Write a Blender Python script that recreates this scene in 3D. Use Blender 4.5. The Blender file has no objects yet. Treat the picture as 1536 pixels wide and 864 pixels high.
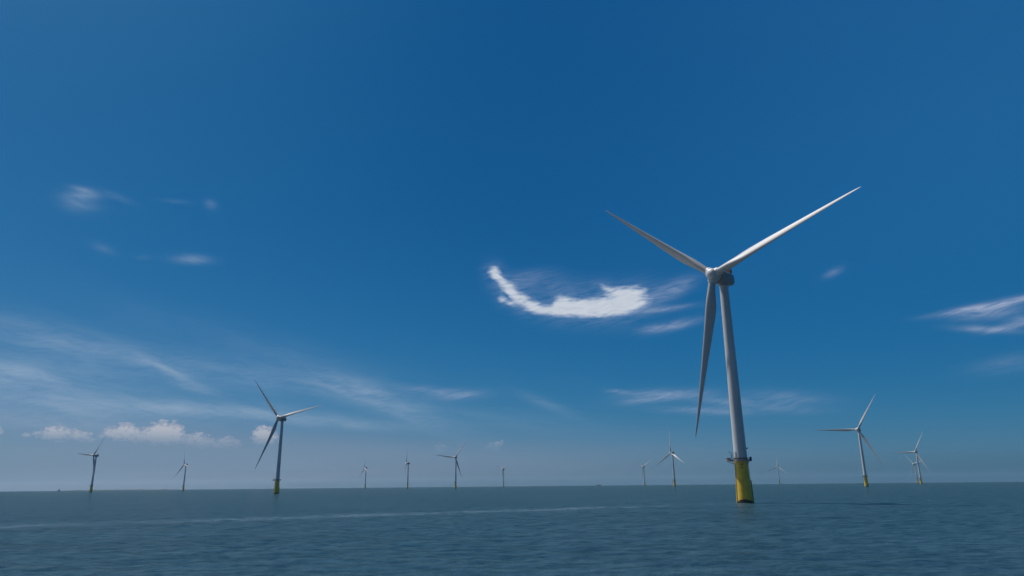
import bpy, bmesh, math, random
import numpy as np
from mathutils import Vector, Matrix, Euler

R = math.radians
random.seed(4)
rng = np.random.default_rng(11)
sc = bpy.context.scene
col = sc.collection
EARTH = 6.371e6                      # the sea really curves: the horizon dips as it does in life
CAM_H = 9.1
SUN_AZ, SUN_EL = -58.0, 62.0         # degrees, clockwise from +Y

# ------------------------------------------------------------------ camera
cam = bpy.data.cameras.new('camera')
cam.sensor_width = 36.0
cam.lens = 1030 / 1536 * 36
cam.clip_start = 0.5
cam.clip_end = 60000
co = bpy.data.objects.new('camera', cam)
col.objects.link(co)
th, ro = R(16.012), R(0.55)
F = Vector((0, math.cos(th), math.sin(th)))
R0 = Vector((1, 0, 0)); U0 = R0.cross(F)
Rv = R0 * math.cos(ro) - U0 * math.sin(ro)
Uv = R0 * math.sin(ro) + U0 * math.cos(ro)
m = Matrix((Rv, Uv, -F)).transposed().to_4x4(); m.translation = (0, 0, CAM_H)
co.matrix_world = m
sc.camera = co

# ------------------------------------------------------------------ sun
sl = bpy.data.lights.new('sun', 'SUN')
sl.energy = 4.9; sl.angle = R(0.53); sl.color = (1.0, 0.965, 0.92)
so = bpy.data.objects.new('sun', sl); col.objects.link(so)
sd = Vector((math.sin(R(SUN_AZ)) * math.cos(R(SUN_EL)), math.cos(R(SUN_AZ)) * math.cos(R(SUN_EL)), math.sin(R(SUN_EL))))
so.rotation_euler = sd.to_track_quat('Z', 'Y').to_euler()
so.location = sd * 400

# ------------------------------------------------------------------ exposure
sc.view_settings.view_transform = 'Standard'
sc.view_settings.look = 'None'
sc.view_settings.exposure = 0.34
sc.view_settings.gamma = 1.0
sc.cycles.use_denoising = True
sc.cycles.sample_clamp_direct = 0.9
sc.cycles.volume_bounces = 1
sc.cycles.max_bounces = 8

# ------------------------------------------------------------------ node helper
class G:
    def __init__(s, nt): s.nt = nt
    def n(s, t, **k):
        nd = s.nt.nodes.new(t)
        for a, b in k.items(): setattr(nd, a, b)
        return nd
    def put(s, sock, v):
        if isinstance(v, bpy.types.NodeSocket): s.nt.links.new(v, sock)
        else: sock.default_value = v
    def m(s, op, a, b=None, c=None, clamp=False):
        nd = s.n('ShaderNodeMath', operation=op); nd.use_clamp = clamp
        s.put(nd.inputs[0], a)
        if b is not None: s.put(nd.inputs[1], b)
        if c is not None: s.put(nd.inputs[2], c)
        return nd.outputs[0]
    def step(s, x, lo, hi, a=0.0, b=1.0, kind='SMOOTHSTEP'):
        nd = s.n('ShaderNodeMapRange', interpolation_type=kind)
        s.put(nd.inputs[0], x); nd.inputs[1].default_value = lo; nd.inputs[2].default_value = hi
        nd.inputs[3].default_value = a; nd.inputs[4].default_value = b
        return nd.outputs[0]
    def xyz(s, x, y, z=0.0):
        nd = s.n('ShaderNodeCombineXYZ')
        for i, v in enumerate((x, y, z)): s.put(nd.inputs[i], v)
        return nd.outputs[0]
    def mapping(s, vec, loc=(0, 0, 0), rot=0.0, scale=(1, 1, 1), kind='TEXTURE'):
        nd = s.n('ShaderNodeMapping', vector_type=kind)
        s.put(nd.inputs[0], vec); nd.inputs[1].default_value = loc
        nd.inputs[2].default_value = (0, 0, rot); nd.inputs[3].default_value = scale
        return nd.outputs[0]
    def noise(s, vec, scale=1.0, detail=4.0, rough=0.55, dist=0.0, dims='3D'):
        nd = s.n('ShaderNodeTexNoise', noise_dimensions=dims)
        s.put(nd.inputs['Vector'], vec); nd.inputs['Scale'].default_value = scale
        nd.inputs['Detail'].default_value = detail; nd.inputs['Roughness'].default_value = rough
        nd.inputs['Distortion'].default_value = dist
        return nd.outputs[0]
    def mix(s, f, a, b):
        nd = s.n('ShaderNodeMix', data_type='RGBA')
        s.put(nd.inputs[0], f)
        for sock, v in ((nd.inputs[6], a), (nd.inputs[7], b)):
            s.put(sock, v if isinstance(v, bpy.types.NodeSocket) else (*v, 1.0) if len(v) == 3 else v)
        return nd.outputs[2]

# ------------------------------------------------------------------ sky: Nishita, graded, with clouds by direction (azimuth, elevation in degrees)
# each cloud lobe: azimuth, elevation, half-length, half-height, turn, strength
PUFF = [(-1.62, 17.47, 0.52, 0.45, 0.0, 0.92), (-1.27, 17.02, 0.57, 0.41, -36.3, 0.78), (-0.69, 16.3, 0.79, 0.46, -48.0, 0.74), (-0.0, 15.68, 0.85, 0.46, -40.6, 0.78), (0.8, 15.06, 0.97, 0.51, -34.1, 0.83), (1.71, 14.49, 1.14, 0.5, -20.1, 0.87), (2.62, 14.14, 0.91, 0.35, -6.9, 0.74), (4.12, 14.66, 0.67, 0.63, 86.7, 1.0), (5.14, 14.3, 1.37, 0.66, -1.7, 1.1), (6.67, 14.19, 1.7, 0.66, -2.1, 1.15), (8.36, 14.23, 1.57, 0.72, 1.4, 1.15), (9.79, 14.6, 1.4, 0.82, 11.6, 1.05), (10.5, 15.22, 0.89, 0.55, 16.1, 0.75), (9.16, 15.4, 1.01, 0.44, -7.7, 0.85), (8.05, 15.84, 0.56, 0.25, -26.7, 0.75), (11.11, 14.31, 0.94, 0.38, 14.5, 0.6), (-0.93, 15.07, 0.39, 0.36, -50.7, 0.6), (-0.24, 14.74, 0.8, 0.2, -24.7, 0.55), (-0.47, 15.4, 0.4, 0.13, -44.1, -0.4), (3.32, 14.73, 0.35, 0.29, -74.5, -0.3), (3.87, 14.05, 1.14, 0.39, -4.3, 0.5), (0.41, 16.4, 0.93, 0.3, 13.6, 0.23)]
WISP = [(1.29, 16.78, 1.97, 0.56, 8.6, 0.26), (3.58, 15.95, 2.88, 0.78, 3.3, 0.15), (12.94, 15.23, 1.87, 0.54, 19.8, 0.32), (14.27, 15.41, 1.31, 0.49, 25.4, 0.25), (12.62, 13.79, 2.3, 0.22, 3.4, 0.4), (13.6, 12.42, 1.84, 0.32, 8.6, 0.5), (11.58, 12.27, 0.88, 0.27, 5.0, 0.25), (33.86, 11.5, 1.77, 0.18, 3.5, 0.6), (36.55, 11.65, 1.98, 0.22, 6.6, 0.85), (35.46, 11.17, 1.62, 0.41, -1.0, 0.5), (35.18, 10.01, 1.6, 0.21, -9.9, 0.5), (36.79, 10.07, 1.28, 0.2, 8.9, 0.5), (37.34, 10.44, 0.88, 0.26, 1.8, 0.3), (26.08, 15.39, 0.62, 0.25, 19.2, 0.28), (12.56, 6.89, 2.75, 0.37, -0.0, 0.5), (10.4, 6.49, 1.61, 0.27, 4.3, 0.25), (16.9, 6.2, 2.27, 0.31, -6.5, 0.26), (21.6, 6.23, 2.62, 0.46, -6.1, 0.25), (15.57, 5.52, 3.06, 0.26, -4.1, 0.35), (20.8, 5.51, 2.87, 0.3, -6.8, 0.2), (8.56, 7.29, 0.76, 0.16, -4.5, 0.3), (36.27, 7.57, 2.23, 0.53, 3.9, 0.16), (-4.4, 7.2, 1.87, 0.38, 2.9, 0.4), (-7.15, 7.57, 2.19, 0.27, -4.6, 0.25)]
VEIL = [(-34.15, 19.93, 1.05, 0.65, 7.1, 0.34), (-34.01, 20.67, 0.68, 0.19, -1.2, 0.3), (-34.03, 20.24, 0.84, 0.16, 6.3, 0.34), (-31.9, 20.66, 0.97, 0.24, -12.9, 0.15), (-25.28, 21.15, 0.44, 0.36, -33.4, 0.17), (-27.77, 21.02, 0.86, 0.15, 4.3, 0.1), (-26.15, 16.86, 1.14, 0.3, 5.1, 0.4), (-32.21, 16.78, 0.69, 0.28, -13.6, 0.14), (-29.52, 16.56, 0.45, 0.15, 8.3, 0.1), (-35.89, 10.28, 4.59, 1.16, -5.7, 0.2), (-36.21, 7.55, 2.61, 0.66, -5.3, 0.45), (-35.63, 6.25, 4.85, 0.96, -2.5, 0.35), (-30.95, 9.38, 4.69, 0.84, -11.0, 0.22), (-26.92, 8.46, 1.96, 0.38, -24.1, 0.35), (-24.96, 7.29, 1.5, 0.29, -13.3, 0.32), (-33.18, 7.79, 6.0, 1.36, -5.2, 0.2), (-27.03, 5.68, 7.5, 0.62, -1.0, 0.4), (-18.55, 5.29, 7.46, 0.46, -3.9, 0.35), (-13.44, 4.75, 3.12, 0.31, -3.5, 0.22), (-11.46, 7.15, 5.11, 0.9, -18.9, 0.3), (-15.71, 7.95, 6.26, 0.94, -10.5, 0.2), (-23.21, 8.43, 6.26, 1.24, -11.9, 0.18), (2.78, 6.39, 2.46, 0.38, -22.5, 0.2), (-9.26, 5.68, 4.87, 0.63, -19.3, 0.15), (-20.0, 10.66, 10.11, 1.03, -11.2, 0.08), (-0.54, 5.14, 6.58, 0.75, -6.4, 0.1), (-33.49, 4.58, 7.72, 0.8, -1.2, 0.3)]
CUMU = [(-36.47, 3.76, 0.32, 0.21, -3.6, 0.8), (-34.84, 3.55, 0.44, 0.17, 0.5, 0.6), (-33.79, 3.54, 0.38, 0.22, -1.8, 0.7), (-33.22, 3.83, 0.43, 0.31, -5.8, 0.95), (-32.87, 3.53, 0.62, 0.31, -0.7, 0.7), (-31.87, 3.64, 0.44, 0.27, -2.5, 0.85), (-31.19, 3.39, 0.4, 0.23, -1.7, 0.6), (-30.07, 3.79, 0.37, 0.27, -6.0, 0.85), (-29.52, 3.71, 0.42, 0.28, -3.4, 0.6), (-29.02, 4.05, 0.47, 0.37, -8.7, 1.05), (-28.37, 3.6, 0.59, 0.37, -2.5, 0.7), (-27.57, 3.66, 0.43, 0.28, -3.0, 0.75), (-27.0, 3.96, 0.49, 0.42, -16.8, 0.95), (-26.32, 4.12, 0.58, 0.47, -9.9, 1.05), (-25.66, 3.8, 0.41, 0.37, -30.4, 0.8), (-26.49, 3.4, 0.88, 0.38, -0.2, 0.6), (-24.97, 3.23, 0.36, 0.19, -1.3, 0.6), (-24.27, 3.49, 0.5, 0.38, -6.6, 1.0), (-23.61, 3.26, 0.46, 0.29, -2.6, 0.7), (-22.86, 3.12, 0.46, 0.24, -1.2, 0.6), (-22.14, 3.33, 0.52, 0.29, -1.6, 0.9), (-21.55, 3.14, 0.33, 0.2, -2.0, 0.6), (-19.99, 3.75, 0.41, 0.38, -55.8, 0.9), (-19.53, 4.01, 0.46, 0.43, -55.6, 1.0), (-19.1, 3.61, 0.49, 0.35, -3.7, 0.8), (-5.91, 2.99, 0.48, 0.26, -0.8, 0.6), (-6.76, 2.73, 0.64, 0.16, -0.3, 0.35), (-1.32, 3.22, 0.43, 0.26, -0.6, 0.8), (-1.86, 2.96, 0.54, 0.21, -0.5, 0.5), (-13.14, 2.99, 0.31, 0.15, -0.8, 0.3), (1.07, 2.88, 0.65, 0.21, -0.6, 0.35)]
BANK = [(-33.83, 1.83, 9.35, 2.09, 0.2, 0.66), (-23.93, 2.0, 9.5, 1.72, 0.1, 0.5), (-14.31, 2.02, 11.17, 1.78, -0.1, 0.42), (-0.57, 1.69, 10.78, 1.57, -0.5, 0.3), (12.2, 1.79, 11.33, 2.04, -0.8, 0.16)]

world = bpy.data.worlds.new('World'); sc.world = world; world.use_nodes = True
nt = world.node_tree; g = G(nt)
bg = nt.nodes['Background']
STR = 0.1
bg.inputs[1].default_value = 0.079
geo = g.n('ShaderNodeTexCoord')
sep = g.n('ShaderNodeSeparateXYZ'); nt.links.new(geo.outputs['Generated'], sep.inputs[0])
az = g.m('MULTIPLY', g.m('ARCTAN2', sep.outputs[0], sep.outputs[1]), 180 / math.pi)
el = g.m('MULTIPLY', g.m('ARCSINE', sep.outputs[2]), 180 / math.pi)
uv = g.xyz(az, el)
sky = g.n('ShaderNodeTexSky', sky_type='NISHITA')
sky.sun_disc = False
sky.sun_elevation = R(SUN_EL); sky.sun_rotation = R(SUN_AZ)
sky.ozone_density = 10.0; sky.air_density = 0.8; sky.dust_density = 1.0
dirv = g.xyz(sep.outputs[0], sep.outputs[1], g.m('MAXIMUM', sep.outputs[2], 0.004))
nt.links.new(dirv, sky.inputs[0]) if sky.inputs else None
sp = g.n('ShaderNodeSeparateColor'); nt.links.new(sky.outputs[0], sp.inputs[0])
# camera-like grade of the clear sky: deep, saturated blue
def grade(ch, c, p, top): return g.m('MINIMUM', g.m('MULTIPLY', g.m('POWER', g.m('MULTIPLY', ch, STR), p), c / STR), top / STR)
gr, gg, gb = grade(sp.outputs[0], 3.7, 3.0, 0.11), grade(sp.outputs[1], 0.50, 1.05, 0.25), grade(sp.outputs[2], 0.492, 0.70, 0.42)
# the sky grows a little paler away from its darkest zone, high to the right
boost = g.m('MULTIPLY', g.step(az, -8, 48), g.step(el, 2, 24))
gr = g.m('ADD', gr, g.m('MULTIPLY', boost, 0.011 / STR))
gg = g.m('ADD', gg, g.m('MULTIPLY', boost, 0.050 / STR))
gb = g.m('ADD', gb, g.m('MULTIPLY', boost, 0.080 / STR))
cc = g.n('ShaderNodeCombineColor')
for i, v in enumerate((gr, gg, gb)): nt.links.new(v, cc.inputs[i])
colr = cc.outputs[0]
low = g.n('ShaderNodeVectorMath', operation='SCALE'); nt.links.new(colr, low.inputs[0]); nt.links.new(g.step(el, 0.0, 2.5, 0.87, 1.0), low.inputs[3])
colr = low.outputs[0]

chain = 0.0
def lobes(L, grow=1.0):
    # each lobe reads the running total as a negligible third coordinate, so the lobes are evaluated one after another
    global chain
    tot = None
    for (u, v, a, b, t, amp) in L:
        p = g.mapping(g.xyz(az, el, chain), (u, v, 0), R(t), (a * grow, b * grow, 1e4))
        d = g.n('ShaderNodeVectorMath', operation='DOT_PRODUCT'); nt.links.new(p, d.inputs[0]); nt.links.new(p, d.inputs[1])
        e = g.m('POWER', 0.42, d.outputs['Value'])
        tot = g.m('MULTIPLY', e, amp) if tot is None else g.m('MULTIPLY_ADD', e, amp, tot)
        chain = tot
    return tot

def lin(r, gn, b): return tuple(((x / 255 + 0.055) / 1.055) ** 2.4 / STR for x in (r, gn, b))
# fine streaks (wind-drawn ice) and soft billows, all in degrees of sky
warp = g.noise(g.mapping(uv, scale=(3.0, 2.2, 1)), 1.0, 3, 0.5)
uvw = g.n('ShaderNodeVectorMath', operation='ADD'); nt.links.new(uv, uvw.inputs[0])
nt.links.new(g.xyz(g.m('MULTIPLY_ADD', warp, 1.4, -0.7), g.m('MULTIPLY_ADD', warp, 1.1, -0.55)), uvw.inputs[1])
fib_up = g.noise(g.mapping(uvw.outputs[0], rot=R(10), scale=(3.2, 0.42, 1)), 1.0, 5, 0.55)
fib_dn = g.noise(g.mapping(uvw.outputs[0], (7, 3, 0), rot=R(-9), scale=(4.5, 0.7, 1)), 1.0, 5, 0.55)
billow = g.noise(g.mapping(uv, scale=(0.62, 0.42, 1)), 1.0, 5, 0.6)
billow2 = g.noise(g.mapping(uv, (3, 1, 0), scale=(0.30, 0.22, 1)), 1.0, 4, 0.6)
fine = g.noise(g.mapping(uvw.outputs[0], rot=R(4), scale=(1.3, 0.34, 1)), 1.0, 6, 0.62)

fib2 = g.noise(g.mapping(uvw.outputs[0], (2, 9, 0), rot=R(8), scale=(1.1, 0.16, 1)), 1.0, 5, 0.6)
fib_up = g.m('MULTIPLY_ADD', fib2, 0.5, g.m('MULTIPLY', fib_up, 0.5))
fib_dn = g.m('MULTIPLY_ADD', fib2, 0.3, g.m('MULTIPLY', fib_dn, 0.7))
# hazy low bank near the horizon
bank = g.m('MULTIPLY', lobes(BANK), g.step(g.noise(g.mapping(uv, scale=(9, 1.2, 1)), 1.0, 4, 0.5), 0.25, 0.75, 0.75, 1.0))
colr = g.mix(g.m('MINIMUM', bank, 0.7), colr, lin(117, 138, 163))
# thin veils, left
veil = g.m('MULTIPLY', lobes(VEIL), g.step(fib_dn, 0.32, 0.68, 0.4, 1.15))
colr = g.mix(g.m('MINIMUM', veil, 0.75), colr, lin(150, 172, 196))
# streaky cirrus, right
wisp = g.m('MULTIPLY', lobes(WISP), g.step(fib_up, 0.32, 0.66, 0.3, 1.1))
colr = g.mix(g.m('MINIMUM', wisp, 0.85), colr, lin(158, 172, 200))
# the bright torn cloud
pl_ = lobes(PUFF)
pd = g.m('ADD', pl_, g.m('MULTIPLY_ADD', fine, 2.0, -1.0))
puff = g.m('MULTIPLY', g.step(pd, -0.08, 1.45), g.step(pl_, 0.04, 0.5))
soft = g.m('MULTIPLY', lobes(PUFF, 1.7), 0.13)
pa = g.m('MAXIMUM', g.m('MULTIPLY', puff, g.step(fine, 0.3, 0.65, 0.86, 0.97)), g.m('MULTIPLY', soft, g.step(fib_up, 0.3, 0.7)))
colr = g.mix(g.m('MINIMUM', pa, 0.95), colr, g.mix(g.m('MULTIPLY', g.step(pd, 0.4, 1.4), g.step(fib2, 0.3, 0.62, 0.7, 1.0)), lin(172, 188, 212), lin(203, 210, 219)))
# small cumulus heads over the horizon, feet lost in the haze
cl_ = g.m('MULTIPLY', lobes(CUMU, 1.25), 1.2)
cd = g.m('ADD', cl_, g.m('ADD', g.m('MULTIPLY_ADD', billow, 1.9, -0.95), g.m('MULTIPLY_ADD', billow2, 0.9, -0.45)))
cu = g.m('MULTIPLY', g.m('MULTIPLY', g.step(cd, 0.32, 0.56), g.step(cl_, 0.1, 0.4)), g.step(el, 2.9, 4.5, 0.12, 1.0))
lit = g.step(g.m('ADD', g.m('MULTIPLY', billow2, 0.7), g.m('MULTIPLY', cd, 0.25)), 0.42, 0.75)
colr = g.mix(g.m('MULTIPLY', cu, 0.84), colr, g.mix(lit, lin(136, 151, 175), lin(186, 187, 195)))
nt.links.new(colr, bg.inputs[0])

# ------------------------------------------------------------------ helpers for objects
def tag(o, label=None, cat=None, group=None, kind=None):
    for k, v in (('label', label), ('category', cat), ('group', group), ('kind', kind)):
        if v: o[k] = v
    return o

def link(name, me, mat=None, parent=None, smooth=True):
    o = bpy.data.objects.new(name, me); col.objects.link(o)
    if mat: me.materials.append(mat)
    if parent: o.parent = parent
    if smooth:
        me.shade_smooth()
        try: me.set_sharp_from_angle(angle=R(35))
        except Exception: pass
    return o

class MB:
    def __init__(s): s.v = []; s.f = []
    def add(s, vs, fs):
        b = len(s.v); s.v += [tuple(x) for x in vs]; s.f += [[i + b for i in q] for q in fs]
    def lathe(s, prof, n=48, M=None, cap=True):
        M = M or Matrix()
        vs, fs = [], []
        for (r, z) in prof:
            for k in range(n):
                a = 2 * math.pi * k / n
                vs.append(M @ Vector((r * math.cos(a), r * math.sin(a), z)))
        for i in range(len(prof) - 1):
            for k in range(n):
                k2 = (k + 1) % n
                fs.append([i * n + k, i * n + k2, (i + 1) * n + k2, (i + 1) * n + k])
        if cap:
            fs.append([k for k in range(n)][::-1]); fs.append([(len(prof) - 1) * n + k for k in range(n)])
        s.add(vs, fs)
    def tube(s, a, b, r, n=8):
        a, b = Vector(a), Vector(b); d = b - a
        M = Matrix.Translation(a) @ d.to_track_quat('Z', 'Y').to_matrix().to_4x4()
        s.lathe([(r, 0), (r, d.length)], n, M)
    def box(s, c, size, M=None):
        M = M or Matrix(); x, y, z = (q / 2 for q in size); c = Vector(c)
        vs = [M @ (c + Vector((i * x, j * y, k * z))) for i in (-1, 1) for j in (-1, 1) for k in (-1, 1)]
        s.add(vs, [[0, 1, 3, 2], [4, 6, 7, 5], [0, 4, 5, 1], [2, 3, 7, 6], [0, 2, 6, 4], [1, 5, 7, 3]])
    def loft(s, rings, cap=True):
        n = len(rings[0]); vs = [p for r in rings for p in r]; fs = []
        for i in range(len(rings) - 1):
            for k in range(n):
                k2 = (k + 1) % n
                fs.append([i * n + k, i * n + k2, (i + 1) * n + k2, (i + 1) * n + k])
        if cap:
            fs.append(list(range(n))[::-1]); fs.append([(len(rings) - 1) * n + k for k in range(n)])
        s.add(vs, fs)
    def build(s, name, mat, parent=None, bevel=0.0, smooth=True):
        me = bpy.data.meshes.new(name); me.from_pydata(s.v, [], s.f); me.update()
        bm = bmesh.new(); bm.from_mesh(me); bmesh.ops.recalc_face_normals(bm, faces=bm.faces)
        if bevel: bmesh.ops.bevel(bm, geom=bm.edges[:], offset=bevel, segments=2, affect='EDGES')
        bm.to_mesh(me); bm.free()
        return link(name, me, mat, parent, smooth)

def material(name):
    mt = bpy.data.materials.new(name); mt.use_nodes = True
    return mt, G(mt.node_tree), mt.node_tree.nodes['Principled BSDF']

def paint(name, rgb, rough=0.4, dirt=0.12, scale=0.35, streak=True, metallic=0.0):
    mt, gg_, b = material(name)
    tc = gg_.n('ShaderNodeTexCoord')
    n1 = gg_.noise(gg_.mapping(tc.outputs['Object'], scale=(1, 1, 0.12 if streak else 1), kind='POINT'), scale, 6, 0.6)
    n2 = gg_.noise(tc.outputs['Object'], scale * 6, 4, 0.6)
    f = gg_.m('MULTIPLY_ADD', n1, 0.7, gg_.m('MULTIPLY', n2, 0.3))
    dark = tuple(c * (1 - dirt * 2) for c in rgb)
    c_ = gg_.mix(gg_.step(f, 0.3, 0.7), dark, rgb)
    gg_.put(b.inputs['Base Color'], c_)
    b.inputs['Roughness'].default_value = rough; b.inputs['Metallic'].default_value = metallic
    return mt

WHITE = paint('white_paint', (0.41, 0.415, 0.415), 0.45, 0.10, 0.25)
BLADE = paint('blade_gelcoat', (0.29, 0.292, 0.293), 0.5, 0.05, 0.15, False)
NACEL = paint('nacelle_grey', (0.20, 0.205, 0.21), 0.5, 0.08, 0.25)
GREYM = paint('galvanised_steel', (0.26, 0.27, 0.28), 0.55, 0.2, 1.5, False, 0.3)
DARKM = paint('dark_equipment', (0.05, 0.055, 0.06), 0.5, 0.2, 1.5, False)
HULL = paint('ship_hull_paint', (0.03, 0.035, 0.045), 0.5, 0.2, 0.3, False)
RED = paint('red_marking_paint', (0.35, 0.05, 0.04), 0.5, 0.15, 1.0, False)
LAND = paint('far_shore', (0.006, 0.009, 0.011), 0.9, 0.3, 0.01, False)
YELLOWP = paint('yellow_rail_paint', (0.50, 0.36, 0.04), 0.5, 0.2, 1.0, False)

# foundation yellow with rust weeping and a ragged dark belt of marine growth at the waterline
YELLOW, yg, yb = material('yellow_foundation')
tc = yg.n('ShaderNodeTexCoord'); ob = tc.outputs['Object']
ys = yg.n('ShaderNodeSeparateXYZ'); yg.put(ys.inputs[0], ob)
stain = yg.noise(yg.mapping(ob, scale=(1.6, 1.6, 0.12), kind='POINT'), 0.8, 6, 0.6)
blot = yg.noise(ob, 0.5, 6, 0.6)
c1 = yg.mix(yg.step(blot, 0.35, 0.7), (0.58, 0.37, 0.028), (0.47, 0.295, 0.024))
c1 = yg.mix(yg.m('MULTIPLY', yg.step(stain, 0.55, 0.78), 0.45), c1, (0.20, 0.12, 0.03))
ang = yg.m('ARCTAN2', ys.outputs[1], ys.outputs[0])
facing = yg.m('MAXIMUM', yg.m('COSINE', yg.m('SUBTRACT', ang, R(121))), 0.0)
line = yg.m('ADD', yg.m('MULTIPLY_ADD', yg.m('POWER', facing, 1.5), 1.5, 0.35), yg.m('MULTIPLY_ADD', yg.noise(ob, 1.3, 4, 0.6), 1.2, -0.6))
growth = yg.step(yg.m('SUBTRACT', ys.outputs[2], line), -0.18, 0.12, 1.0, 0.0)
c1 = yg.mix(growth, c1, (0.018, 0.017, 0.012))
yg.put(yb.inputs['Base Color'], c1)
yb.inputs['Roughness'].default_value = 0.5

# ------------------------------------------------------------------ sea
def build_sea():
    dth = 0.12
    inner = np.arange(-54, 54.001, dth)
    outer = np.arange(54 + 6, 306 - 3, 6.0)
    azs = np.radians(np.concatenate([inner, outer]))
    wts = np.concatenate([np.clip((54 - np.abs(inner)) / 4, 0, 1), np.zeros(len(outer))])
    rr = [4.0]
    while rr[-1] < 60: rr.append(rr[-1] + 4)
    while rr[-1] < 19500: rr.append(rr[-1] + max(0.33, 0.0045 * rr[-1]))
    rr = np.array(rr)
    A_, R_ = np.meshgrid(azs, rr)
    X = R_ * np.sin(A_); Y = R_ * np.cos(A_)
    Z = np.zeros_like(X)
    res = np.maximum(np.maximum(0.33, 0.0045 * R_), R_ * np.radians(dth))
    lam = np.exp(rng.uniform(np.log(1.3), np.log(22), 110))
    for l in lam:
        a = R(45 + rng.normal(0, 34)); k = 2 * np.pi / l
        amp = 0.018 * l / (2 * np.pi) * (1.0 if l < 5 else (5 / l) ** 0.9)
        ph = rng.uniform(0, 6.283)
        w = np.clip((l / res - 2.2) / 2.5, 0, 1) * wts[None, :]
        if not w.any(): continue
        s_ = np.sin(k * (X * math.sin(a) + Y * math.cos(a)) + ph)
        Z += w * amp * (s_ + 0.25 * np.cos(2 * np.arcsin(np.clip(s_, -1, 1))))
    far = np.clip((60 - R_) / 20, 0, 1)
    Z = Z * (1 - far) - R_ ** 2 / (2 * EARTH)
    nr, na = X.shape
    verts = np.concatenate([np.stack([X, Y, Z], -1).reshape(-1, 3), np.zeros((1, 3))]).astype(np.float32)
    i = np.arange(nr - 1)[:, None] * na; j = np.arange(na)[None, :]; j2 = (j + 1) % na
    quads = np.stack([i + j, i + na + j, i + na + j2, i + j2], -1).reshape(-1, 4)
    tri = np.stack([np.full(na, nr * na), np.arange(na), (np.arange(na) + 1) % na], -1)
    loops = np.concatenate([quads.reshape(-1), tri.reshape(-1)]).astype(np.int32)
    starts = np.concatenate([np.arange(len(quads)) * 4, len(quads) * 4 + np.arange(na) * 3]).astype(np.int32)
    me = bpy.data.meshes.new('sea')
    me.vertices.add(len(verts)); me.vertices.foreach_set('co', verts.ravel())
    me.loops.add(len(loops)); me.loops.foreach_set('vertex_index', loops)
    me.polygons.add(len(starts)); me.polygons.foreach_set('loop_start', starts)
    me.update(calc_edges=True)
    me.shade_smooth()
    return me

SEA, wg, wb = material('sea_water')
tc = wg.n('ShaderNodeTexCoord'); wp = tc.outputs['Object']
sxy = wg.n('ShaderNodeSeparateXYZ'); wg.put(sxy.inputs[0], wp)
w45 = R(-45)
rip1 = wg.noise(wg.mapping(wp, rot=w45, scale=(1.0, 0.45, 1), kind='POINT'), 0.55, 6, 0.65)
rip2 = wg.noise(wg.mapping(wp, rot=w45, scale=(1.0, 0.5, 1), kind='POINT'), 2.4, 4, 0.6)
rip3 = wg.noise(wg.mapping(wp, rot=w45, scale=(1.0, 0.6, 1), kind='POINT'), 0.12, 4, 0.55)
hgt = wg.m('ADD', wg.m('MULTIPLY', rip1, 0.55), wg.m('ADD', wg.m('MULTIPLY', rip2, 0.15), wg.m('MULTIPLY', rip3, 1.0)))
bump = wg.n('ShaderNodeBump'); bump.inputs['Strength'].default_value = 1.0; bump.inputs['Distance'].default_value = 0.75
wg.put(bump.inputs['Height'], hgt)
# broad patches of wind-ruffled and calmer water
patch = wg.noise(wg.mapping(wp, rot=R(20), scale=(1, 0.3, 1)), 0.012, 4, 0.6)
body = wg.mix(wg.step(patch, 0.35, 0.65), (0.0125, 0.036, 0.048), (0.0205, 0.051, 0.067))
ripple_shade = wg.noise(wg.mapping(wp, rot=R(12), scale=(0.4, 1.0, 1), kind='POINT'), 0.42, 6, 0.78)  # light and dark of small crests and troughs, painted into the water's colour
body = wg.mix(wg.step(ripple_shade, 0.36, 0.64), wg.mix(0.65, body, (0.004, 0.014, 0.021)), wg.mix(0.3, body, (0.05, 0.095, 0.125)))
# thin foam line trailing from the foundation across the current
P0, P1 = Vector((108.1, 334.0)), Vector((-200.0, 143.0))
dv = (P1 - P0).normalized(); nv = Vector((-dv.y, dv.x))
al = wg.m('ADD', wg.m('MULTIPLY', wg.m('SUBTRACT', sxy.outputs[0], P0.x), dv.x), wg.m('MULTIPLY', wg.m('SUBTRACT', sxy.outputs[1], P0.y), dv.y))
ac = wg.m('ADD', wg.m('MULTIPLY', wg.m('SUBTRACT', sxy.outputs[0], P0.x), nv.x), wg.m('MULTIPLY', wg.m('SUBTRACT', sxy.outputs[1], P0.y), nv.y))
meander = wg.noise(wg.xyz(wg.m('MULTIPLY', al, 0.02), 0.0), 1.0, 3, 0.6)
ac = wg.m('ADD', ac, wg.m('MULTIPLY_ADD', meander, 16.0, -8.0))
core = wg.m('POWER', 0.4, wg.m('POWER', wg.m('ABSOLUTE', wg.m('DIVIDE', ac, 9.0)), 1.4))
brk = wg.noise(wg.xyz(wg.m('MULTIPLY', al, 0.03), wg.m('MULTIPLY', ac, 0.22)), 1.0, 7, 0.72)
foam = wg.m('MULTIPLY', core, wg.step(brk, 0.36, 0.74))
foam = wg.m('MULTIPLY', foam, wg.step(al, 35, 95, 0.15, 1.0))
foam = wg.m('MULTIPLY', foam, wg.m('MULTIPLY', wg.step(al, -6, 2), wg.step(al, 160, 320, 1.0, 0.5)))
body = wg.mix(wg.m('MULTIPLY', foam, 0.42), body, (0.24, 0.32, 0.38))
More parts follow.
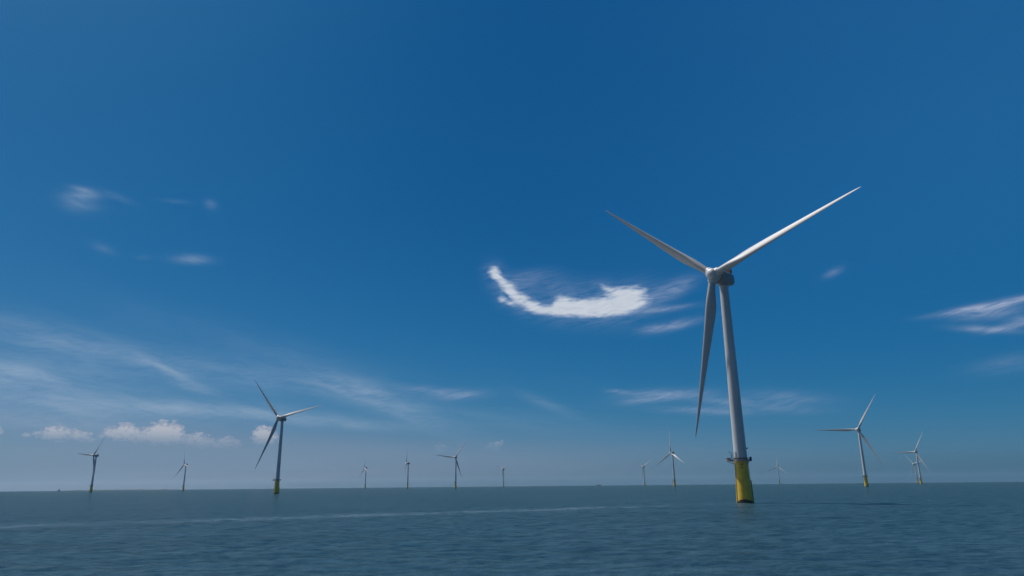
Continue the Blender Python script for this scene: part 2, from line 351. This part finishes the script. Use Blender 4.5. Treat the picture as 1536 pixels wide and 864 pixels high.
# white water slapping round the near foundation
rx = wg.m('SUBTRACT', sxy.outputs[0], 108.1); ry = wg.m('SUBTRACT', sxy.outputs[1], 336.88)
rad_ = wg.m('SQRT', wg.m('ADD', wg.m('MULTIPLY', rx, rx), wg.m('MULTIPLY', ry, ry)))
slap = wg.m('MULTIPLY', wg.step(rad_, 4.6, 7.5, 1.0, 0.0), wg.step(wg.noise(wp, 0.5, 5, 0.65), 0.46, 0.62))
body = wg.mix(wg.m('MULTIPLY', slap, 0.8), body, (0.34, 0.37, 0.38))
# wind-roughened water: at grazing angles its mean reflectance levels off well below a mirror's
df = wg.n('ShaderNodeBsdfDiffuse'); wg.put(df.inputs['Color'], body); wg.put(df.inputs['Normal'], bump.outputs[0])
gl = wg.n('ShaderNodeBsdfGlossy', distribution='BECKMANN'); gl.inputs['Color'].default_value = (1, 1, 1, 1)
wg.put(gl.inputs['Roughness'], wg.m('ADD', wg.step(patch, 0.35, 0.65, 0.14, 0.22), wg.m('MULTIPLY', foam, 0.3)))
wg.put(gl.inputs['Normal'], bump.outputs[0])
fr = wg.n('ShaderNodeFresnel'); fr.inputs[0].default_value = 1.333; wg.put(fr.inputs['Normal'], bump.outputs[0])
mx = wg.n('ShaderNodeMixShader')
wg.put(mx.inputs[0], wg.m('MINIMUM', wg.m('MULTIPLY_ADD', fr.outputs[0], 0.62, -0.012, clamp=True), 0.21)); SEA.node_tree.links.new(df.outputs[0], mx.inputs[1]); SEA.node_tree.links.new(gl.outputs[0], mx.inputs[2])
wo = [n for n in SEA.node_tree.nodes if n.type == 'OUTPUT_MATERIAL'][0]
SEA.node_tree.links.new(mx.outputs[0], wo.inputs['Surface']); SEA.node_tree.nodes.remove(wb)
sea = link('sea', build_sea(), SEA, smooth=False)
tag(sea, kind='structure')

# ------------------------------------------------------------------ haze
hz = MB(); hz.box((0, 0, 75), (42000, 42000, 260))
HZ = bpy.data.materials.new('haze_air'); HZ.use_nodes = True
hn = HZ.node_tree; hn.nodes.remove(hn.nodes['Principled BSDF'])
pv = hn.nodes.new('ShaderNodeVolumePrincipled')
pv.inputs['Color'].default_value = (0.62, 0.82, 0.97, 1); pv.inputs['Density'].default_value = 1.0e-5
pv.inputs['Anisotropy'].default_value = 0.35
hn.links.new(pv.outputs[0], hn.nodes['Material Output'].inputs['Volume'])
haze = hz.build('haze', HZ, smooth=False)
tag(haze, kind='stuff')

# ------------------------------------------------------------------ wind turbine (local +Y is the way the rotor faces)
HUB_Z, OVER = 110.0, 9.05
R_TIP = 81.3

PITCH = 14.0                # blades slightly feathered
def blade_mesh():
    st = [  # span, chord, thickness ratio, twist deg, axis position on chord
        (1.6, 3.45, 1.0, 0, .5), (4.5, 3.45, 1.0, 2, .5), (7, 3.6, .93, 8, .49), (10, 4.1, .75, 13, .45), (13, 4.75, .57, 14.5, .41),
        (16, 5.2, .45, 14, .37), (19, 5.3, .38, 12.5, .35), (23, 4.95, .34, 10.5, .33), (28, 4.3, .31, 8.5, .32), (34, 3.65, .28, 6.5, .31),
        (41, 3.05, .26, 4.8, .31), (48, 2.55, .24, 3.2, .3), (55, 2.1, .22, 2, .3), (62, 1.68, .21, 1, .3), (69, 1.25, .2, .2, .3),
        (75, .86, .2, -.4, .32), (78.5, .58, .2, -.8, .36), (80.4, .34, .2, -1, .42), (81.3, .08, .2, -1, .5)]
    n = 28; rings = []
    for (s, c, t, tw, ax) in st:
        blend = min(1, max(0, (t - .4) / .6)); ring = []
        for k in range(n):
            a = 2 * math.pi * k / n
            x = .5 * (1 - math.cos(a)); sgn = 1 if a < math.pi else -1
            yt = 5 * t * (.2969 * math.sqrt(max(x, 0)) - .126 * x - .3516 * x * x + .2843 * x ** 3 - .1036 * x ** 4)
            foil = (x, sgn * yt * (1.15 if sgn < 0 else .85))
            circ = (.5 - .5 * math.cos(a), .5 * math.sin(a))
            px = foil[0] * (1 - blend) + circ[0] * blend - ax
            py = foil[1] * (1 - blend) + circ[1] * blend
            c2 = c * (1.0 + .13 * min(1, max(0, (s - 22) / 14)) ) if s < 80 else c
            px *= c2; py *= c2
            q = R(tw + PITCH)
            # trailing edge turns downwind as the root twists
            ring.append((px * math.cos(q) + py * math.sin(q), -px * math.sin(q) + py * math.cos(q), s))
        rings.append(ring)
    mb = MB(); mb.loft(rings); return mb

def head_matrix(tilt): return Matrix.Translation((0, 0, HUB_Z)) @ Matrix.Rotation(tilt, 4, 'X')

def blade_matrix(p, cone, tilt):
    H = head_matrix(tilt)
    d = Vector((math.sin(p), 0, math.cos(p))); a = Vector((0, 1, 0)); t = Vector((math.cos(p), 0, -math.sin(p)))
    b = d * math.cos(cone) + a * math.sin(cone)
    y = b.cross(t)
    M = Matrix((t, y, b)).transposed().to_4x4(); M.translation = (0, OVER, 0)
    return H @ M

def at(ax, r, z):           # polar helper in the turbine's own frame: ax degrees from +X towards +Y
    return Vector((r * math.cos(R(ax)), r * math.sin(R(ax)), z))

SUNWARD = 31                # the laydown side of the platform

def make_turbine():
    root = bpy.data.objects.new('offshore_wind_turbine', None); col.objects.link(root)
    root.empty_display_size = 5
    # foundation
    tp = MB(); tp.lathe([(3.78, -6), (3.76, 0), (3.7, 2), (3.56, 5), (3.34, 9.6), (3.16, 12.5), (3.09, 15), (3.06, 19.0), (3.06, 19.9)], 72)
    tpo = tp.build('transition_piece', YELLOW, root)
    fl = MB(); fl.lathe([(3.1, 19.9), (3.3, 19.92), (3.3, 20.28), (3.22, 20.3), (3.22, 20.62)], 72); fl.build('flange', DARKM, tpo)
    bl = MB()
    for s in (-1, 1):
        p0, p1 = at(SUNWARD + 215 + s * 15, 4.3, -3), at(SUNWARD + 215 + s * 15, 3.85, 10.2)
        bl.tube(p0, p1, .24, 12)
        for f in (.35, .62, .9):
            q = p0.lerp(p1, f); bl.tube(q, Vector((q.x * .72, q.y * .72, q.z + .2)), .14, 8)
    bl.build('boat_landing', YELLOWP, tpo)
    ld = MB()
    for s in (-1, 1): ld.tube(at(SUNWARD + 212 + s * 5, 4.3, -1), at(SUNWARD + 212 + s * 6, 3.5, 19.3), .06, 6)
    for k in range(34):
        f = (k + 1) / 35; ld.tube(at(SUNWARD + 207 - f, 4.3 - .8 * f, -1 + 20.3 * f), at(SUNWARD + 217 + f, 4.3 - .8 * f, -1 + 20.3 * f), .035, 5)
    ld.build('ladder', YELLOWP, tpo)
    jt = MB()
    for s in (60, 262): jt.tube(at(s, 4.15, -4), at(s, 3.3, 17.5), .16, 8)
    jt.build('cable_tube', YELLOWP, tpo)
    # working platform: ring deck with a longer laydown side
    def outline(k, n=48):
        a = 360 * k / n; d = abs((a - SUNWARD + 180) % 360 - 180)
        return a, (4.25 if d > 40 else 4.25 + 2.6 * min(1, (40 - d) / 22))
    pm = MB(); n = 48
    lo, hi, li, hi_in = [], [], [], []
    for k in range(n):
        a, r = outline(k)
        lo.append(at(a, r, 19.0)); hi.append(at(a, r, 19.42)); li.append(at(a, 3.09, 19.0)); hi_in.append(at(a, 3.09, 19.42))
    pm.loft([li, lo, hi, hi_in, li], cap=False)
    for k in range(0, n, 6):
        a, r = outline(k); pm.tube(at(a, r - .25, 19.0), at(a, 3.07, 17.6), .11, 8)
    pl = pm.build('platform', GREYM, root)
    rl = MB()
    for k in range(n):
        a, r = outline(k); a2, r2 = outline((k + 1) % n)
        for z, w in ((19.95, .035), (20.5, .04)): rl.tube(at(a, r - .07, z), at(a2, r2 - .07, z), w, 5)
        if k % 2 == 0: rl.tube(at(a, r - .07, 19.4), at(a, r - .07, 20.53), .045, 5)
    top_, bot_ = [], []
    for k in range(n):
        a, r = outline(k); bot_.append((at(a, r - .04, 19.41), at(a, r + .0, 19.41))); top_.append((at(a, r - .04, 19.75), at(a, r, 19.75)))
    rl.loft([[p[0] for p in bot_], [p[1] for p in bot_], [p[1] for p in top_], [p[0] for p in top_], [p[0] for p in bot_]], cap=False)
    rl.build('railing', GREYM, pl)
    lc = MB(); lc.box((5.45, .2, 20.05), (1.7, 2.6, 1.25), Matrix.Rotation(R(SUNWARD), 4, 'Z')); lc.build('storage_box', GREYM, pl, bevel=.04)
    kb = MB(); kb.box((0, 0, 20.0), (1.0, 1.5, 2.0), Matrix.Translation(at(SUNWARD + 178, 4.45, 0)) @ Matrix.Rotation(R(SUNWARD + 178), 4, 'Z'))
    kb.build('equipment_cabinet', DARKM, pl, bevel=.05)
    cr = MB(); b0 = at(SUNWARD + 8, 4.1, 19.42); top = at(SUNWARD + 8, 3.75, 22.9)
    cr.tube(b0, top, .16, 10); cr.tube(top, at(SUNWARD + 8, 5.6, 23.6) * 1.0, .11, 8); cr.tube(b0 + Vector((0, 0, 1.4)), at(SUNWARD + 8, 4.9, 23.2), .07, 6)
    cr.tube(at(SUNWARD + 8, 4.75, 19.42), top, .07, 6)
    cr.lathe([(.42, 19.42), (.42, 19.75), (.2, 19.8)], 12, Matrix.Translation((b0.x, b0.y, 0)))
    cr.build('davit_crane', GREYM, pl)
    # tower
    tw = MB()
    zs = [20.62, 21.0, 47.5, 47.51, 47.72, 47.73, 77.5, 77.51, 77.72, 77.73, 104.9]
    rad = lambda z: 3.0 - .85 * (z - 20.6) / 84.3
    prof = [(rad(z) + (.035 if z in (47.51, 47.72, 77.51, 77.72) else 0), z) for z in zs] + [(2.32, 105.0), (2.32, 105.6)]
    tw.lathe(prof, 72)
    two = tw.build('tower', WHITE, root)
    dr = MB(); Md = Matrix.Rotation(R(75), 4, 'Z') @ Matrix.Translation((3.0, 0, 0))
    dr.box((0, 0, 22.1), (.16, 1.0, 2.3), Md); dr.build('door', GREYM, two, bevel=.03)
    lp = MB(); Ml = Matrix.Rotation(R(SUNWARD + 180), 4, 'Z') @ Matrix.Translation((2.95, 0, 0))
    lp.box((.2, 0, 24.66), (.7, .2, .25), Ml); lp.lathe([(.22, 24.6), (.26, 24.7), (.26, 25.25), (.1, 25.35)], 12, Ml @ Matrix.Translation((.4, 0, 0)))
    lp.build('navigation_light', DARKM, two)
    # nacelle: rounded canopy behind a direct-drive generator drum
    H = head_matrix(R(3))
    nc = MB(); rings = []
    for (y, hw, hz_, zc) in [(3.1, 2.75, 2.9, .0), (2.9, 2.95, 3.15, 0), (0, 3.0, 3.25, -.05), (-4.2, 2.95, 3.2, -.1), (-6.0, 2.75, 3.0, -.15), (-7.0, 2.2, 2.5, -.25), (-7.5, 1.4, 1.7, -.35), (-7.65, .5, .7, -.4)]:
        ring = []
        for k in range(40):
            a = 2 * math.pi * k / 40; c, s = math.cos(a), math.sin(a); e = .62
            ring.append((hw * math.copysign(abs(c) ** e, c), y, HUB_Z + zc + hz_ * math.copysign(abs(s) ** e, s)))
        rings.append(ring)
    nc.loft(rings)
    My = Matrix.Translation((0, 0, HUB_Z)) @ Matrix.Rotation(R(-90), 4, 'X')
    # yaw skirt between tower top and canopy floor
    nc.lathe([(2.36, 105.55), (2.6, 106.2), (2.7, 107.4)], 48)
    nco = nc.build('nacelle', NACEL, root)
    gd = MB(); gd.lathe([(2.6, 2.6), (3.75, 2.65), (3.95, 2.9), (3.95, 5.2), (3.7, 5.6), (2.9, 5.75), (2.3, 6.4)], 64, My)
    gd.build('generator_housing', NACEL, root)
    cl = MB(); cl.box((0, -5.0, HUB_Z + 4.2), (4.6, .5, 2.0)); 
    for x in (-2.0, 2.0): cl.box((x, -4.4, HUB_Z + 3.7), (.18, 1.6, 1.5))
    cl.build('cooler', DARKM, nco, bevel=.04)
    hp = MB()
    for s in (-1, 1):
        for z in (3.75, 4.35): hp.tube((s * 2.7, -3.6, HUB_Z + z), (s * 2.7, 1.6, HUB_Z + z), .05, 5)
        for y in (-3.6, -1.9, -.1, 1.6): hp.tube((s * 2.7, y, HUB_Z + 2.9), (s * 2.7, y, HUB_Z + 4.35), .05, 5)
    for z in (3.75, 4.35): hp.tube((-2.7, 1.6, HUB_Z + z), (2.7, 1.6, HUB_Z + z), .05, 5)
    hp.build('roof_railing', RED, nco)
    ms = MB(); ms.tube((1.2, -5.0, HUB_Z + 5.1), (1.2, -5.0, HUB_Z + 7.0), .06, 6); ms.tube((.7, -5.0, HUB_Z + 6.8), (1.7, -5.0, HUB_Z + 6.8), .04, 6)
    ms.lathe([(.14, 6.8), (.14, 7.15), (.03, 7.2)], 8, Matrix.Translation((.7, -5.0, HUB_Z))); ms.build('wind_vane', DARKM, nco)
    # hub
    hb = MB()
    prof = [(2.3, 5.9), (3.0, 6.2), (3.2, 7.0), (3.22, 9.2), (3.1, 10.4), (2.75, 11.3), (2.2, 11.95), (1.4, 12.35), (.5, 12.52), (.03, 12.55)]
    hb.lathe(prof, 64, My)
    for k in range(3):
        M = blade_matrix(k * 2 * math.pi / 3, 0, 0)
        hb.lathe([(2.35, 1.2), (2.3, 3.0), (2.05, 4.0), (1.85, 4.3)], 40, M)
    hub = hb.build('hub', WHITE, root)
    proto_b = blade_mesh().build('blade', BLADE, root)
    blades = [proto_b]
    for k in range(2):
        b = proto_b.copy(); col.objects.link(b); b.parent = root; blades.append(b)
    return root, hub, blades

def kids(o): return [c for c in bpy.data.objects if c.parent == o]

def copy_tree(o, parent=None):
    c = o.copy(); col.objects.link(c)
    if parent: c.parent = parent
    for ch in kids(o): copy_tree(ch, c)
    return c

def pose(root, x, y, yaw, phase, cones=(3, 3, 3), dph=(0, 0, 0), tilt=5.0):
    root.location = (x, y, -(x * x + y * y) / (2 * EARTH))
    root.rotation_euler = (0, 0, R(-yaw))
    t = R(tilt); i = 0
    for c in kids(root):
        nm = c.name.split('.')[0]
        if nm == 'blade':
            c.matrix_local = blade_matrix(R(phase + 120 * i + dph[i]), R(cones[i]), t); i += 1
        elif nm == 'hub':
            Mh = Matrix.Translation((0, 0, HUB_Z)) @ Matrix.Rotation(t, 4, 'X') @ Matrix.Rotation(R(phase), 4, 'Y') @ Matrix.Translation((0, 0, -HUB_Z))
            c.matrix_local = Mh

# x, y, yaw of the rotor axis, blade phase, label
TURBINES = [
    (108.1, 336.88, 228.95, 47.26, 'nearest and by far largest white wind turbine, its tall yellow base in the right half'),
    (-354.1, 1066.9, 200.2, 40.7, 'second largest white wind turbine, left of centre, crossing a small puffy cloud'),
    (-1304.4, 2204.4, 206.2, 84.4, 'leftmost white wind turbine, one blade level to the left and one raised to the right'),
    (-1449.5, 3132.2, 216.4, 14.4, 'small white wind turbine second from the left, one blade pointing straight up'),
    (-828.7, 3981.4, 237.6, 9.3, 'tiny white wind turbine right of the second largest one, one blade upright'),
    (-484.7, 3256.2, 264.1, 14.4, 'small white wind turbine seen edge-on, its rotor almost one vertical line'),
    (-214.8, 2630.8, 196.5, 82.9, 'small white wind turbine near the middle with blades spread left, up-right and down-right'),
    (-67.1, 4678.7, 227.1, 68.6, 'tiny white wind turbine nearest the middle, its lower blade hidden by the tower'),
    (793.9, 4332.2, 229.8, 60.6, 'tiny white wind turbine with two blades raised in a V, right of the middle'),
    (546.2, 2427.8, 238.5, 1.3, 'small white wind turbine just left of the largest one, one blade upright'),
    (1698.2, 4566.5, 224.8, 113.9, 'tiny white wind turbine just right of the largest yellow base, one blade upright'),
    (701.3, 1422.5, 219.0, 87.9, 'medium white wind turbine right of the largest one with one blade level to the left'),
    (1442.2, 2530.9, 233.8, 91.4, 'small white wind turbine far right, the nearer one of the overlapping pair'),
    (2393.2, 4237.2, 253.7, 43.4, 'tiny white wind turbine far right, the farther one partly behind its neighbour')
]
proto, _, _ = make_turbine()
roots = [proto] + [copy_tree(proto) for _ in TURBINES[1:]]
for i, (x, y, yaw, ph, lab) in enumerate(TURBINES):
    if i == 0: pose(roots[0], x, y, yaw, ph, (6.5, 2.1, 5.2), (2.3, 1.7, -4.0), 0.54)
    else: pose(roots[i], x, y, yaw, ph)
    tag(roots[i], lab, 'wind turbine', 'white offshore wind turbines on yellow bases')

# black identification marks under the near platform, two short rows wrapped on the cylinder
def marking(txt, root, parent, ang0, zc, size):
    cu_ = bpy.data.curves.new('marking_text', 'FONT'); cu_.body = txt; cu_.size = size; cu_.align_x = 'CENTER'; cu_.offset = .004
    tmp = bpy.data.objects.new('marking_text', cu_); col.objects.link(tmp)
    dg = bpy.context.evaluated_depsgraph_get(); me = bpy.data.meshes.new_from_object(tmp.evaluated_get(dg))
    bpy.data.objects.remove(tmp)
    bm = bmesh.new(); bm.from_mesh(me)
    bmesh.ops.subdivide_edges(bm, edges=bm.edges[:], cuts=2)
    r = 3.085
    for v in bm.verts:
        a = R(ang0) + v.co.x / r; v.co = Vector((r * math.cos(a), r * math.sin(a), zc + v.co.y))
    bm.to_mesh(me); bm.free()
    return link('number_marking', me, DARKM, parent, smooth=False)
tp0 = [c for c in kids(roots[0]) if c.name.startswith('transition_piece')][0]
marking('FM', roots[0], tp0, 119.5, 17.0, 1.3)
marking('08', roots[0], tp0, 119.5, 15.45, 1.3)

# ------------------------------------------------------------------ far shipping and shore
def sea_z(x, y): return -(x * x + y * y) / (2 * EARTH)
def place(o, azd, dist, rz):
    x, y = dist * math.sin(R(azd)), dist * math.cos(R(azd))
    o.location = (x, y, sea_z(x, y)); o.rotation_euler = (0, 0, rz)

def hull(mb, L, W, Hh, sheer=1.0):
    rings = []
    for f in (0, .04, .2, .5, .8, .92, 1):
        w = W / 2 * (.75 if f == 0 else .95 if f < .1 else 1 if f < .85 else .7 if f < .95 else .06)
        top = Hh + sheer * max(0, f - .7) / .3
        x = -L / 2 + L * f
        rings.append([(x, -w * .7, -1.5), (x, w * .7, -1.5), (x, w, top), (x, -w, top)])
    mb.loft(rings)

ship = bpy.data.objects.new('cargo_ship', None); col.objects.link(ship)
mb = MB(); hull(mb, 52, 10, 5.0, 1.8); mb.build('hull', HULL, ship, smooth=False)
mb = MB(); mb.box((-19, 0, 9.6), (9, 8, 9)); mb.box((-19, 0, 15.2), (6, 9, 2.2)); mb.build('superstructure', WHITE, ship, bevel=.1)
mb = MB(); mb.tube((-19, 0, 16.2), (-19, 0, 21), .35, 8); mb.build('mast', GREYM, ship)
mb = MB(); mb.box((6, 0, 6.4), (30, 7.5, 2.6)); mb.build('cargo_hatch', HULL, ship, bevel=.1)
place(ship, 6.77, 7600, R(180 - 8))
tag(ship, 'tiny dark ship with a pale stern house on the horizon left of the largest turbine', 'ship')

buoy = bpy.data.objects.new('work_vessel', None); col.objects.link(buoy)
mb = MB(); hull(mb, 26, 9, 4, 1.5); mb.build('hull', HULL, buoy, smooth=False)
mb = MB(); mb.box((2, 0, 8.5), (9, 7, 9)); mb.build('wheelhouse', HULL, buoy, bevel=.1)
mb = MB(); mb.tube((4, 0, 12), (4, 0, 24), .7, 8); mb.tube((-8, 0, 4), (3, 0, 19), .5, 8); mb.build('mast', HULL, buoy)
place(buoy, -32.49, 7800, R(10))
tag(buoy, 'faint hazy vessel with a tall mast on the horizon, left of the leftmost turbine', 'ship')

# low shore far left: one long low ridge of land
mb = MB(); rings = []
for k in range(61):
    f = k / 60; a = R(-32.3 + 7.2 * f); d = 9600 + 500 * math.sin(f * 3)
    hgt_ = (1 + 4.5 * math.sin(math.pi * min(1, f * 1.15)) ** .5 + random.uniform(0, 2.0)) if 0 < f < .87 else 2 + random.uniform(0, 1)
    if .84 < f < .89: hgt_ += 5
    x, y = d * math.sin(a), d * math.cos(a); x2, y2 = (d + 300) * math.sin(a), (d + 300) * math.cos(a); z = sea_z(x, y)
    rings.append([(x, y, z - 4), (x2, y2, z - 4), (x2, y2, z + hgt_ * 1.0), ((x + x2) / 2, (y + y2) / 2, z + hgt_ + 1), (x + .2 * (x2 - x), y + .2 * (y2 - y), z + hgt_ * .8)])
mb.loft(rings); sh = mb.build('coast', LAND); tag(sh, kind='structure')
